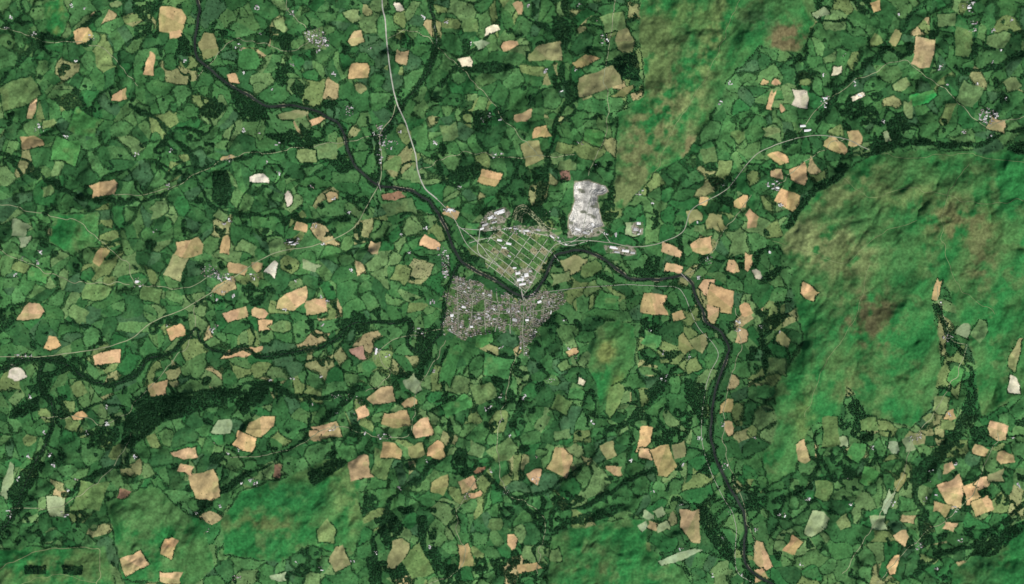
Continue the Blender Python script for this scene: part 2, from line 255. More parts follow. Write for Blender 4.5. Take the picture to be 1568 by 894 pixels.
town=[(687,432),(700,425),(722,432),(760,448),(800,462),(826,450),(848,447),(872,450),(864,468),(850,480),(832,492),(826,510),(812,518),(808,548),(794,545),(793,520),(780,507),(745,503),(720,515),(700,513),(684,522),(678,505),(684,475),(679,455)]
show=[(752,362),(772,345),(800,352),(840,360),(862,374),(846,384),(836,400),(822,425),(806,446),(790,436),(765,422),(745,408),(742,385)]
yards=[[(730,350),(745,327),(775,316),(784,328),(768,350),(742,356)],[(868,346),(905,338),(926,352),(915,363),(870,363)],[(925,374),(972,376),(974,390),(930,388)],[(786,412),(812,410),(820,425),(806,444),(790,436)],[(792,346),(830,346),(856,362),(835,360),(795,358)],[(966,342),(984,340),(984,358),(968,358)]]
TD=region(town,20)
TDe=TD+6*vn(X,Y,10,141)+3*vn(X,Y,4,142)
park=(fbm(X,Y,11,2,143)>0.24)
SD=region(show,12,False); YD=np.full(X.shape,99.,f32)
for p in yards: YD=np.minimum(YD,region(p,12,False))
built=(TDe<1)|(SD<0)|(YD<0)
wood=((wood&keep)|(valley&keep)|valley2|(rivert&(keep|(Dw<4))))
wood&=~(TD<-1); wood&=~(((SD<-1)|(YD<0))&(Dwy>5))
hedge&=~built; hedge&=~wood
fl=sstep(0,1,(hedge|wood).astype(f32))[...,None]
fw=np.where(wood,.85,.65)[...,None]*fl
COL=COL*(1-fw)+C(28,70,38)*fw
tn=vn(X,Y,3.2,101)
tc=np.where((tn>0.12)[...,None],C(130,128,112),C(84,108,66)); tc=np.where(park[...,None],C(72,110,60),tc)
tm=sstep(1.2,-1.2,TDe)[...,None]
COL=COL*(1-tm)+tc*tm
ak=math.radians(36)
u=((X-790)*math.cos(ak)+(Y-392)*math.sin(ak)); v=(-(X-790)*math.sin(ak)+(Y-392)*math.cos(ak))
iu=np.floor(u/12).astype(int); iv=np.floor(v/9).astype(int); ci=((iu*73856093)^(iv*19349663))%8
spal=np.array([C(72,112,60),C(88,118,70),C(60,104,56),C(82,122,66),C(56,98,52),C(104,122,76),C(134,134,104),C(72,114,62)])
sm=sstep(1,-1,SD)[...,None]*(FM==0)[...,None]
COL=COL*(1-sm)+spal[ci]*sm
ym=sstep(.8,-.8,YD)[...,None]; yn=vn(X,Y,4,102)[...,None]
COL=COL*(1-ym)+np.where(yn>-.2,C(134,134,118),C(80,106,68))*ym
# quarry
quarry=[(880,280),(896,275),(913,276),(930,282),(933,292),(914,298),(916,320),(924,345),(908,350),(902,362),(876,364),(870,345),(872,322),(880,305)]
QD=region(quarry)
q=QD<0.8
hedge&=~(QD<1.5); wood&=~(QD<1.5)
depth=np.clip(-QD+1.5*vn(X,Y,8,106),0,12)*9*0.5
steps=np.floor(depth/11)*11
H=np.where(q,np.maximum(H-steps,20)+2*vn(X,Y,4,103),H)
bench=((depth/11)%1<0.35)
qstr=fbm(X*0.5+Y*0.2,Y-X*0.4,8,3,108)
qc=np.where(bench[...,None],C(134,138,136),C(188,189,183))*(1+0.22*vn(X,Y,7,104)+0.16*vn(X,Y,3,105)+.4*qstr)[...,None]
qc=np.where((qstr<-0.42)[...,None],C(112,118,104),qc)
qc=np.where((QD>-1.2)[...,None],C(140,140,116),qc)
QM=sstep(1,-0.5,QD)[...,None]
COL=COL*(1-QM)+qc*QM
rb=region([(858,262),(872,260),(874,276),(860,277)],6,False)<0
COL=np.where(rb[...,None],C(124,98,84),COL)
bank=sstep(4.5,2.5,Dwy)[...,None]; COL=COL*(1-bank)+C(36,68,40)*bank
gb=sstep(3.0,2.2,Dwy)*sstep(.4,.65,vn(X,Y,18,107)); COL=COL*(1-gb[...,None])+C(140,138,116)*gb[...,None]
H=np.where(Dwy<1.9,H-3.0,H)
COL*= (1+0.10*vn(X,Y,6,111)+0.12*vn(X,Y,2.3,112))[...,None]
COL=COL*np.array([1.05,1.0,.96])
lum=(COL@np.array([.3,.6,.1]))[...,None]; COL=COL*.95+lum*.05  # slight haze painted into the ground colour by blending towards grey
COL=np.clip(COL,0.003,0.85).astype(f32)
print('paint',time.time()-T0)
def hs(px,py):
    px=np.asarray(px,float);py=np.asarray(py,float)
    i=np.clip(np.searchsorted(xs,px)-1,0,NX-2); j=np.clip(np.searchsorted(ys,py)-1,0,NY-2)
    u=np.clip((px-xs[i])/(xs[i+1]-xs[i]),0,1); v=np.clip((py-ys[j])/(ys[j+1]-ys[j]),0,1)
    return (H[j,i]*(1-u)+H[j,i+1]*u)*(1-v)+(H[j+1,i]*(1-u)+H[j+1,i+1]*u)*v
# ---------------------------------------------------------------- materials
def newmat(name,rough=0.9,spec=0.1):
    m=bpy.data.materials.new(name); m.use_nodes=True; nt=m.node_tree; b=nt.nodes['Principled BSDF']
    b.inputs['Roughness'].default_value=rough; b.inputs['Specular IOR Level'].default_value=spec
    return m,nt,b
def noisemul(nt,colsock,b,scales,amps):
    tc=nt.nodes.new('ShaderNodeNewGeometry')
    cur=colsock
    for s,a in zip(scales,amps):
        n=nt.nodes.new('ShaderNodeTexNoise'); n.inputs['Scale'].default_value=s; n.inputs['Detail'].default_value=3
        nt.links.new(tc.outputs['Position'],n.inputs['Vector'])
        mr=nt.nodes.new('ShaderNodeMapRange'); mr.inputs[1].default_value=.3; mr.inputs[2].default_value=.7; mr.inputs[3].default_value=1-a; mr.inputs[4].default_value=1+a
        nt.links.new(n.outputs['Fac'],mr.inputs[0])
        mm=nt.nodes.new('ShaderNodeVectorMath'); mm.operation='SCALE'
        nt.links.new(cur,mm.inputs[0]); nt.links.new(mr.outputs[0],mm.inputs['Scale']); cur=mm.outputs[0]
    nt.links.new(cur,b.inputs['Base Color'])
def attrmat(name,scales=(0.03,0.006),amps=(.22,.1),rough=.95,spec=.05):
    m,nt,b=newmat(name,rough,spec)
    a=nt.nodes.new('ShaderNodeAttribute'); a.attribute_name='Col'
    noisemul(nt,a.outputs['Color'],b,scales,amps); return m
def flatmat(name,c,scales=(0.05,),amps=(.15,),rough=.9,spec=.1):
    m,nt,b=newmat(name,rough,spec)
    r=nt.nodes.new('ShaderNodeRGB'); r.outputs[0].default_value=(*[float(v) for v in c],1)
    noisemul(nt,r.outputs[0],b,scales,amps); return m
Mg=attrmat('grassland'); Mf=attrmat('mown_field',(0.05,0.012),(.08,.06)); Mq=attrmat('quarry_rock',(0.05,0.01),(.22,.15))
Mroad=flatmat('asphalt',lin((142,144,126))); Mmain=flatmat('worn_asphalt',lin((164,166,150))); Mlane=flatmat('lane_surface',lin((138,144,112)),(0.01,),(.25,)); Mtrack=flatmat('track_dirt',lin((126,138,96)),(0.01,),(.25,))
Mline=flatmat('road_paint',(.8,.8,.78))
Mwater,ntw,bw=newmat('river_water',0.25,.5)
r=ntw.nodes.new('ShaderNodeRGB'); r.outputs[0].default_value=(0.022,0.029,0.022,1); noisemul(ntw,r.outputs[0],bw,(0.02,0.004),(.4,.4))
nb=ntw.nodes.new('ShaderNodeTexNoise'); nb.inputs['Scale'].default_value=.1; bu=ntw.nodes.new('ShaderNodeBump'); bu.inputs['Strength'].default_value=.3; bu.inputs['Distance'].default_value=.5
gg=ntw.nodes.new('ShaderNodeNewGeometry'); ntw.links.new(gg.outputs['Position'],nb.inputs['Vector']); ntw.links.new(nb.outputs['Fac'],bu.inputs['Height']); ntw.links.new(bu.outputs[0],bw.inputs['Normal'])
# ---------------------------------------------------------------- mesh helpers
def mesh_np(name,verts,quads,cols=None,smooth_=True,mat=None):
    me=bpy.data.meshes.new(name); nv=len(verts); nq=len(quads)
    me.vertices.add(nv); me.vertices.foreach_set('co',verts.astype(f32).ravel())
    me.loops.add(nq*4); me.loops.foreach_set('vertex_index',quads.astype(np.int32).ravel())
    me.polygons.add(nq); me.polygons.foreach_set('loop_start',np.arange(0,nq*4,4,dtype=np.int32))
    me.polygons.foreach_set('use_smooth',np.full(nq,smooth_,dtype=bool))
    me.update(calc_edges=True)
    if cols is not None:
        a=me.color_attributes.new('Col','FLOAT_COLOR','POINT')
        c=np.ones((nv,4),f32); c[:,:3]=cols; a.data.foreach_set('color',c.ravel())
    o=bpy.data.objects.new(name,me); sc.collection.objects.link(o)
    if mat: me.materials.append(mat)
    return o
ids=np.arange(NX*NY).reshape(NY,NX)
Q=np.stack([ids[1:,:-1],ids[1:,1:],ids[:-1,1:],ids[:-1,:-1]],-1)
V=np.stack([wx(X),wy(Y),H],-1).reshape(-1,3)
mesh_np('ground',V,Q.reshape(-1,4),COL.reshape(-1,3),True,Mg)
def patch(name,sl,mask,mat,off):
    q=mask[:-1,:-1]&mask[1:,:-1]&mask[:-1,1:]&mask[1:,1:]
    if q.sum()<3: return
    sub=Q[sl][:q.shape[0],:q.shape[1]][q]
    un,inv=np.unique(sub,return_inverse=True)
    v=V[un].copy(); v[:,2]+=off
    mesh_np(name,v,inv.reshape(-1,4),COL.reshape(-1,3)[un],True,mat)
for t,sl,k in FIELDS:
    if t in 'pqkw': patch('hay_field',sl,FM[sl]==k,Mf,0.4)
    elif t in 'ov': patch('stubble_field',sl,FM[sl]==k,Mf,0.4)
qi0=np.searchsorted(xs,860);qi1=np.searchsorted(xs,945);qj0=np.searchsorted(ys,265);qj1=np.searchsorted(ys,375)
qs=(slice(qj0,qj1),slice(qi0,qi1)); patch('quarry',qs,QD[qs]<0,Mq,0.5)
def ribbon(name,pts,w,mat,off,z=None,parent=None,lat=0.0):
    p=np.asarray(pts,float); d=np.gradient(p,axis=0); d/=np.hypot(d[:,0],d[:,1])[:,None]+1e-9
    n=np.stack([-d[:,1],d[:,0]],1); ww=np.broadcast_to(np.asarray(w,float),(len(p),))/S/2
    cols=[]
    for k in (-1,0,1):
        e=p+n*(ww*k+lat/S)[:,None]; zz=hs(e[:,0],e[:,1])+off if z is None else np.full(len(p),z)
        cols.append(np.stack([wx(e[:,0]),wy(e[:,1]),zz],1))
    v=np.stack(cols,1).reshape(-1,3); i=np.arange(len(p)-1)*3
    q=np.concatenate([np.stack([i,i+1,i+4,i+3],1),np.stack([i+1,i+2,i+5,i+4],1)])
    o=mesh_np(name,v,q,None,True,mat)
    if parent: o.parent=parent
    return o
def wn(p,w,a,seed): return w*(1+a*vn(p[:,0],p[:,1],10,seed))
ribbon('river',wye,wn(wye,33,.15,120),Mwater,0,z=0.6)
ribbon('river',irfon,wn(irfon,13,.3,121),Mwater,1.4)
ribbon('river',ithon,wn(ithon,11,.3,122),Mwater,1.4)
ribbon('river',swr,wn(swr,12,.3,123),Mwater,1.4)
main=smooth([(583,-100),(585,0),(590,30),(592,60),(596,95),(600,125),(607,155),(614,172),(622,190),(628,210),(636,235),(640,262),(650,287),(666,302),(686,322),(700,343),(711,368),(727,386),(746,398),(770,412),(794,436),(799,446),(801,452),(804,458),(808,466)],1.5,.3,5)
o=ribbon('main_road',main[main[:,1]<305],18,Mmain,3.0); c=ribbon('centre_line',main[main[:,1]<305],0.6,Mline,3.2,parent=o)
o=ribbon('main_road',main[main[:,1]>303],10,Mroad,1.5); c=ribbon('centre_line',main[main[:,1]>303],0.6,Mline,1.7,parent=o)
east=smooth([(808,466),(830,449),(875,442),(920,438),(965,436),(1010,438),(1036,440),(1048,452),(1058,477),(1070,502),(1092,526),(1100,545),(1088,570),(1080,600),(1075,640),(1076,682),(1090,725),(1107,760),(1121,784),(1128,812),(1126,848),(1131,878),(1160,900),(1200,960)],1.5,.4,6)
o=ribbon('main_road',east,8,Mroad,1.5); ribbon('centre_line',east,0.6,Mline,1.7,parent=o)
ne=smooth([(801,452),(812,438),(825,412),(845,380),(860,372),(900,368),(935,372),(975,378),(1010,372),(1045,355),(1060,320),(1110,292),(1135,262),(1160,235),(1200,218),(1240,208),(1290,212),(1330,230)],1.5,.6,7)
ribbon('country_road',ne,11,Mroad,1.5)
rw=smooth([(-110,552),(0,546),(60,546),(110,540),(160,532),(200,518),(235,492),(270,478),(300,462),(350,430),(395,400),(430,385),(480,376),(520,362),(545,345),(560,318),(572,296),(582,276),(584,240),(582,205),(600,180),(606,160)],1.5,.5,8)
ribbon('country_road',rw,11,Mlane,1.5)
lanes=[[(560,600),(600,572),(578,545),(600,522),(640,512),(684,505)],[(640,262),(700,235),(760,238),(830,240),(880,235)],[(790,540),(770,620),(762,680),(775,750),(830,790),(820,880)],[(1050,420),(1085,395),(1110,350),(1150,300)],[(1128,470),(1135,520),(1125,560),(1110,620),(1112,700),(1140,780),(1160,850)],
[(1430,440),(1440,480),(1455,515),(1478,530)],[(1700,170),(1560,180),(1510,192),(1460,150),(1420,120),(1370,95),(1265,155),(1225,200)],[(330,420),(280,440),(210,432),(190,400),(130,345),(80,330),(-60,300)],[(585,205),(540,215),(420,232),(348,243),(255,290),(170,300)],[(485,57),(445,20),(420,-60)],[(485,57),(440,80),(362,60),(300,120)],
[(592,60),(640,50),(720,120),(790,200),(830,240)],[(300,462),(290,520),(240,580),(170,650),(130,640),(60,640)],[(684,520),(640,600),(630,660),(590,670),(510,655),(440,690),(350,700)],[(1190,285),(1240,240),(1290,212)],[(1400,670),(1375,740),(1340,800),(1290,880)],[(1400,670),(1450,600),(1478,530)],[(1530,660),(1480,765),(1400,830),(1340,894)],[(740,720),(700,790),(710,860),(650,900)],[(900,270),(930,190),(925,100),(940,30),(930,-60)],[(0,380),(40,400),(110,430),(200,435)],[(210,130),(150,70),(60,60),(-60,20)],[(20,780),(90,775),(170,720),(200,660)]]
for k,l in enumerate(lanes): ribbon('lane',smooth(l,1.5,3.5,k%15),9,Mlane,1.6)
tracks=[[(1700,255),(1568,250),(1480,237),(1400,241),(1350,237)],[(1290,275),(1330,300),(1400,290),(1500,312),(1600,300)],[(1180,368),(1240,388),(1290,400),(1340,362),(1400,340)],[(-60,880),(0,868),(60,845),(140,838),(156,850),(150,900)],[(1000,270),(1030,200),(1080,120),(1110,50),(1150,-40)],[(1330,400),(1310,480),(1260,560),(1230,640)],[(1480,250),(1440,330),(1460,430),(1520,480)],[(20,900),(80,880),(150,890)]]
for k,l in enumerate(tracks): ribbon('moorland_track',smooth(l,1.5,3,k+3),5 if k!=3 else 11,Mtrack,1.2)
def rot(u,v,a,cx,cy): return (cx+u*math.cos(a)-v*math.sin(a),cy+u*math.sin(a)+v*math.cos(a))
def show_road(a,b,w,m,off,k):
    p=smooth([a,b],1.5,.3,k); d=poly_sdf(show,p[:,0],p[:,1]); p=p[d<2]
    if len(p)>4: ribbon('showground_road',p,w,m,off)
for k in range(-4,5): show_road(rot(-60,k*9,ak,790,392),rot(60,k*9,ak,790,392),8,Mmain if k%2==0 else Mroad,1.4,k+5)
for k in range(-4,6,2): show_road(rot(k*12,-50,ak,790,392),rot(k*12,50,ak,790,392),8,Mmain,1.6,k+5)
for k,l in enumerate([[(700,345),(725,365),(748,390),(768,410)],[(706,350),(735,352),(760,352),(795,345)],[(718,372),(740,366),(760,362)],[(735,352),(732,385),(750,400)],[(795,352),(840,362),(868,375),(905,368)],[(868,375),(890,360),(895,340),(905,300)],[(880,360),(915,352),(935,372)]]): ribbon('access_road',smooth(l,1.5,.8,k+2),10,Mmain,1.8)
for k in range(6):
    f=1-.14*k
    pts=[(784+5*k*.6,334+k*1.6),(790+2*k,334-16*f),(802+1.0*k,332-19*f),(812+.6*k,336-15*f+k*.3),(824-.5*k,340-8*f),(838-2.4*k,345+1*f),(852-4.6*k,351+1*f)]
    ribbon('hillside_track',smooth(pts,1.5,1.2,k*2),12,Mlane,9.0)
# ---------------------------------------------------------------- houses
Mwall=attrmat('rendered_wall',(0.3,),(.1,),.9,.1); Mroof=attrmat('slate_roof',(0.4,),(.15,),.7,.2); Mwin=flatmat('window_glass',(.03,.035,.04),rough=.15,spec=.5); Mdoor=flatmat('door_paint',(.12,.05,.04))
def houses(name,L,parent=None,eave=0.4):
    vs=[];fs=[];mi=[];vc=[]
    for (px,py,a,l,w,h,rh,wc,rc) in L:
        z0=float(hs(px,py)); ca,sa=math.cos(a),math.sin(a); X0,Y0=wx(px),wy(py)
        def add(P,F,m,c):
            b=len(vs)
            for (x,y,z) in P: vs.append((X0+x*ca-y*sa,Y0+x*sa+y*ca,z0+z)); vc.append(c)
            for q in F: fs.append([b+i for i in q]); mi.append(m)
        x,y=l/2,w/2
        add([(-x,-y,-3),(x,-y,-3),(x,y,-3),(-x,y,-3),(-x,-y,h),(x,-y,h),(x,y,h),(-x,y,h),(-x,0,h+rh),(x,0,h+rh)],[(0,1,5,4),(2,3,7,6),(1,2,6,9,5),(3,0,4,8,7)],0,wc)
        e=eave; k=rh/y
        add([(-x-e,-y-e,h-e*k+.15),(x+e,-y-e,h-e*k+.15),(x+e,0,h+rh+.15),(-x-e,0,h+rh+.15),(x+e,y+e,h-e*k+.15),(-x-e,y+e,h-e*k+.15)],[(0,1,2,3),(3,2,4,5)],1,rc)
        if l<26:
            cx_=x*.7; add([(cx_-.5,-.4,h+rh-.5),(cx_+.5,-.4,h+rh-.5),(cx_+.5,.4,h+rh-.5),(cx_-.5,.4,h+rh-.5),(cx_-.5,-.4,h+rh+1.3),(cx_+.5,-.4,h+rh+1.3),(cx_+.5,.4,h+rh+1.3),(cx_-.5,.4,h+rh+1.3)],[(0,1,5,4),(1,2,6,5),(2,3,7,6),(3,0,4,7),(4,5,6,7)],0,(.2,.1,.07))
        nw=max(2,min(5,int(l/5)))
        for sgn in (-1,1):
            for t in range(nw):
                xc=-x+(t+.5)*l/nw; yy=sgn*(y+.03)
                for z_ in ((1.,3.6) if h>4.5 else (1.,)):
                    P=[(xc-.6,yy,z_),(xc+.6,yy,z_),(xc+.6,yy,z_+1.2),(xc-.6,yy,z_+1.2)]
                    add(P if sgn<0 else P[::-1],[(0,1,2,3)],2,(0,0,0))
        P=[(x+.03,-.6,0),(x+.03,.6,0),(x+.03,.6,2.1),(x+.03,-.6,2.1)]; add(P,[(0,1,2,3)],3,(0,0,0))
    me=bpy.data.meshes.new(name); me.from_pydata(vs,[],fs)
    at=me.color_attributes.new('Col','FLOAT_COLOR','POINT'); cc=np.ones((len(vs),4),f32); cc[:,:3]=np.array(vc); at.data.foreach_set('color',cc.ravel())
    for m in (Mwall,Mroof,Mwin,Mdoor): me.materials.append(m)
    me.polygons.foreach_set('material_index',np.array(mi,np.int32)); me.update()
    o=bpy.data.objects.new(name,me); sc.collection.objects.link(o)
    if parent: o.parent=parent
    return o
hr=np.random.default_rng(3)
wallC=[(.62,.6,.55),(.5,.46,.4),(.7,.68,.64),(.4,.36,.32),(.36,.22,.17)]
roofC=[(.24,.235,.22),(.30,.285,.26),(.36,.34,.31),(.38,.29,.25),(.2,.195,.19),(.54,.52,.48),(.13,.13,.135),(.3,.24,.2)]
def one(px,py,a,big=False):
    l=hr.uniform(9,20) if not big else hr.uniform(22,42); w=hr.uniform(7.5,10) if not big else hr.uniform(13,20)
    rc=roofC[hr.integers(8)] if not big else [(.66,.66,.63),(.42,.42,.40),(.5,.5,.48),(.3,.29,.28)][hr.integers(4)]
    return (px,py,a,l,w,hr.uniform(4.8,7),hr.uniform(2.2,3.4),wallC[hr.integers(5)],rc)
st=[[(690,440),(720,450),(760,462),(808,466),(860,456)],[(688,480),(730,478),(790,480),(850,470)],[(700,515),(740,492),(790,498),(826,500)],[(720,435),(724,470),(715,514)],[(760,447),(764,480),(758,508)],[(804,458),(800,500),(803,545)],[(780,455),(782,510)],[(835,452),(830,498)],[(700,430),(702,515)],[(742,442),(744,508)],[(818,455),(816,520)]]
ST_=[smooth(l,1.2,1.2,k) for k,l in enumerate(st)]
allst=np.vstack(ST_)
def settle(poly,sp,prob,ang0):
    p=np.array(poly); out=[]; c=p.mean(0); R=max(np.ptp(p[:,0]),np.ptp(p[:,1]))*.75
    vv=np.arange(-R,R,sp*1.5)
    for k,v in enumerate(vv):
        u=-R
        while u<R:
            u+=sp*hr.uniform(.8,1.3)
            x,y=rot(u,v+hr.uniform(-.35,.35),ang0,*c)
            dx=14*float(vn(np.array([x]),np.array([y]),50,130)[0]); y2=y+dx
            if hr.random()<prob: out.append((x,y2,-ang0+0.3*float(vn(np.array([x]),np.array([y]),40,131)[0])+ (1.57 if hr.random()<.2 else 0)))
    o=np.array(out); i=np.clip(np.searchsorted(xs,o[:,0]),0,NX-1); j=np.clip(np.searchsorted(ys,o[:,1]),0,NY-1)
    o=o[(TDe[j,i]<1.0)&(~park[j,i])]
    dm=np.array([np.hypot(allst[:,0]-a,allst[:,1]-b).min() for a,b,_ in o])
    return o[dm>1.25]
tl=[]
for x,y,a in settle(town,1.75,.74,.35): tl.append(one(x,y,a,hr.random()<.05))
emp=bpy.data.objects.new('town',None); sc.collection.objects.link(emp)
houses('houses',tl,emp)
for l in ST_: ribbon('street',l,13,Mroad,1.0,parent=emp)
def village(cx,cy,rx,ry,a,n,name='village_houses'):
    L=[]
    for _ in range(n):
        r=math.sqrt(hr.random()); t=hr.uniform(0,6.28); x,y=rot(rx*r*math.cos(t),ry*r*math.sin(t),a,cx,cy)
        L.append(one(x,y,-a+hr.uniform(-.2,.2)+(1.57 if hr.random()<.3 else 0),hr.random()<.15))
    houses(name,L)
for v in [(485,57,22,13,.5,120),(582,206,9,16,-.2,46),(600,222,10,8,0,18),(582,238,3,14,0,14),(322,415,16,10,.2,48),(348,425,14,6,.2,30),(388,424,10,5,0,12),(1512,178,15,13,0,85),(1484,8,10,14,0,26),(1264,156,10,10,0,22),(1130,498,6,12,0,24),(975,350,8,10,0,16),(1190,285,8,10,0,18),(1402,670,12,7,-.6,20),(1450,515,8,10,.6,18),(212,433,8,8,0,16),(445,371,12,5,0,22),(482,346,6,6,0,14),(445,20,7,7,0,16),(534,170,7,9,0,20),(925,62,6,12,0,18),(682,405,6,22,-.1,70),(675,385,8,8,0,16),(690,322,10,5,.1,18),(640,508,16,10,0,28),(366,72,6,6,0,10),(1112,715,6,8,0,14),(1490,40,8,12,0,16),(760,238,12,5,0,14),(700,285,6,6,0,6),(510,655,9,4,-.2,12),(588,668,14,4,0,14),(775,750,7,6,0,11),(35,545,14,5,0,14),(575,540,4,10,0,10),(895,355,14,8,0,24),(855,365,16,6,.5,20),(1085,398,7,8,0,11),(60,200,7,8,0,10),(140,60,6,10,0,9),(362,885,8,6,0,12),(1405,835,8,6,0,12),(350,243,9,4,0,12),(535,610,30,6,.2,18),(980,295,8,5,0,9),(1315,148,9,5,0,10),(1460,780,6,6,0,8),(100,785,7,7,0,11),(15,785,5,8,0,10),(820,735,8,6,0,10),(715,758,6,6,0,9),(845,583,8,4,0,9),(1450,635,6,4,0,7),(330,500,4,4,0,7),(1055,548,6,6,0,10),(888,220,5,5,0,7),(37,397,5,5,0,8),(258,286,5,5,0,7),(740,185,5,5,0,6),(790,352,22,6,.1,26),(800,430,14,14,0,34),(755,338,20,12,-.3,26)]: village(*v)
n=0; tries=0
while n<185 and tries<6000:
    tries+=1
    x=hr.uniform(5,1563); y=hr.uniform(5,889)
    i=np.searchsorted(xs,x); j=np.searchsorted(ys,y)
    if M[j,i]<4 or FM[j,i] or Dw[j,i]<10 or built[j,i] or QD[j,i]<8: continue
    n+=1; a=hr.uniform(0,3.14); L=[]
    for k in range(hr.integers(2,7)):
        L.append(one(x+hr.uniform(-3,3),y+hr.uniform(-3,3),a+(1.57 if hr.random()<.5 else 0),hr.random()<.5))
    houses('farmstead',L)
W_=(.76,.76,.74);G_=(.44,.44,.43)
big=[(752,333,12,5,-20,W_),(765,325,18,7,-20,W_),(743,344,11,4,-20,G_),(738,350,7,3.5,-20,W_),(757,340,9,3,-20,G_),(766,368,11,4,12,W_),(779,373,9,4,12,W_),(772,379,8,3,12,W_),(793,418,8,5,-10,W_),(806,421,7,7,-10,W_),(797,428,12,5,-10,W_),(800,435,11,4,-10,W_),(812,415,5,4,0,G_),(788,410,6,3,0,W_),(780,392,6,3,30,G_),(806,353,9,3,5,W_),(824,352,8,3,15,G_),(790,350,8,3,5,G_),(845,362,10,2.5,35,W_),(940,379,14,4.5,8,W_),(958,384,12,4.5,8,W_),(969,387,8,4,8,G_),(945,386,9,3,8,G_),(974,351,9,6,0,G_),(978,342,7,5,0,W_),(885,351,10,4,20,W_),(896,356,7,4,20,G_),(908,344,6,4,60,W_),(692,483,6,5,0,W_),(710,470,7,4,10,W_),(788,490,8,5,15,G_),(807,490,6,4,0,W_),(750,452,6,4,20,G_),(734,487,6,4,0,G_),(576,538,3,12,10,W_),(1230,193,12,4,-5,W_),(1236,200,12,4,-5,W_),(1263,151,8,4,0,W_),(1316,146,8,3,20,W_),(690,321,10,4,10,W_),(826,462,7,4,-20,W_),(722,500,5,4,0,W_),(210,431,6,4,0,W_),(446,371,8,3,0,W_),(350,427,7,3,0,W_),(930,62,6,3,60,W_),(1190,288,6,4,0,W_),(572,205,6,3,70,W_),(1484,12,7,4,0,W_)]
for (x,y,l,w,a,c) in big:
    houses('exhibition_hall' if 715<x<870 and y<440 else 'warehouse',[(x,y,-math.radians(a),l*S*.9,w*S*.82,7.5,3.5,(.55,.55,.54),c)])
def bridge(name,a,b,w,zt):
    a=np.array(a,float);b=np.array(b,float); d=b-a; L=np.hypot(*d)*S; ang=math.atan2(-d[1],d[0]); m=(a+b)/2
    bx=[(0,0,zt-.8,L,w,1.0),(0,w/2-.3,zt+.25,L,.5,1.1),(0,-w/2+.3,zt+.25,L,.5,1.1)]
    for k in (-.3,-.1,.1,.3): bx.append((k*L,0,zt/2-2.5,3,w-.5,zt+2.4))
    vs=[];fs=[]
    for (x,y,z,l,w_,h) in bx:
        o=len(vs)
        for sx in(-1,1):
            for sy in(-1,1):
                for sz in(-1,1):
                    X1=x+sx*l/2;Y1=y+sy*w_/2; vs.append((wx(m[0])+X1*math.cos(ang)-Y1*math.sin(ang),wy(m[1])+X1*math.sin(ang)+Y1*math.cos(ang),z+sz*h/2))
        fs+=[[o+i for i in q] for q in((0,1,3,2),(4,6,7,5),(0,4,5,1),(2,3,7,6),(1,5,7,3),(0,2,6,4))]
    me=bpy.data.meshes.new(name); me.from_pydata(vs,[],fs); me.materials.append(flatmat('bridge_stone',(.32,.3,.27))); ob=bpy.data.objects.new(name,me); sc.collection.objects.link(ob)
bridge('road_bridge',(798,446),(802,460),12,7); bridge('road_bridge',(577,274),(583,292),9,7); bridge('railway_bridge',(843,383),(856,400),8,8); bridge('road_bridge',(1043,418),(1054,430),9,6)
print('built',time.time()-T0)
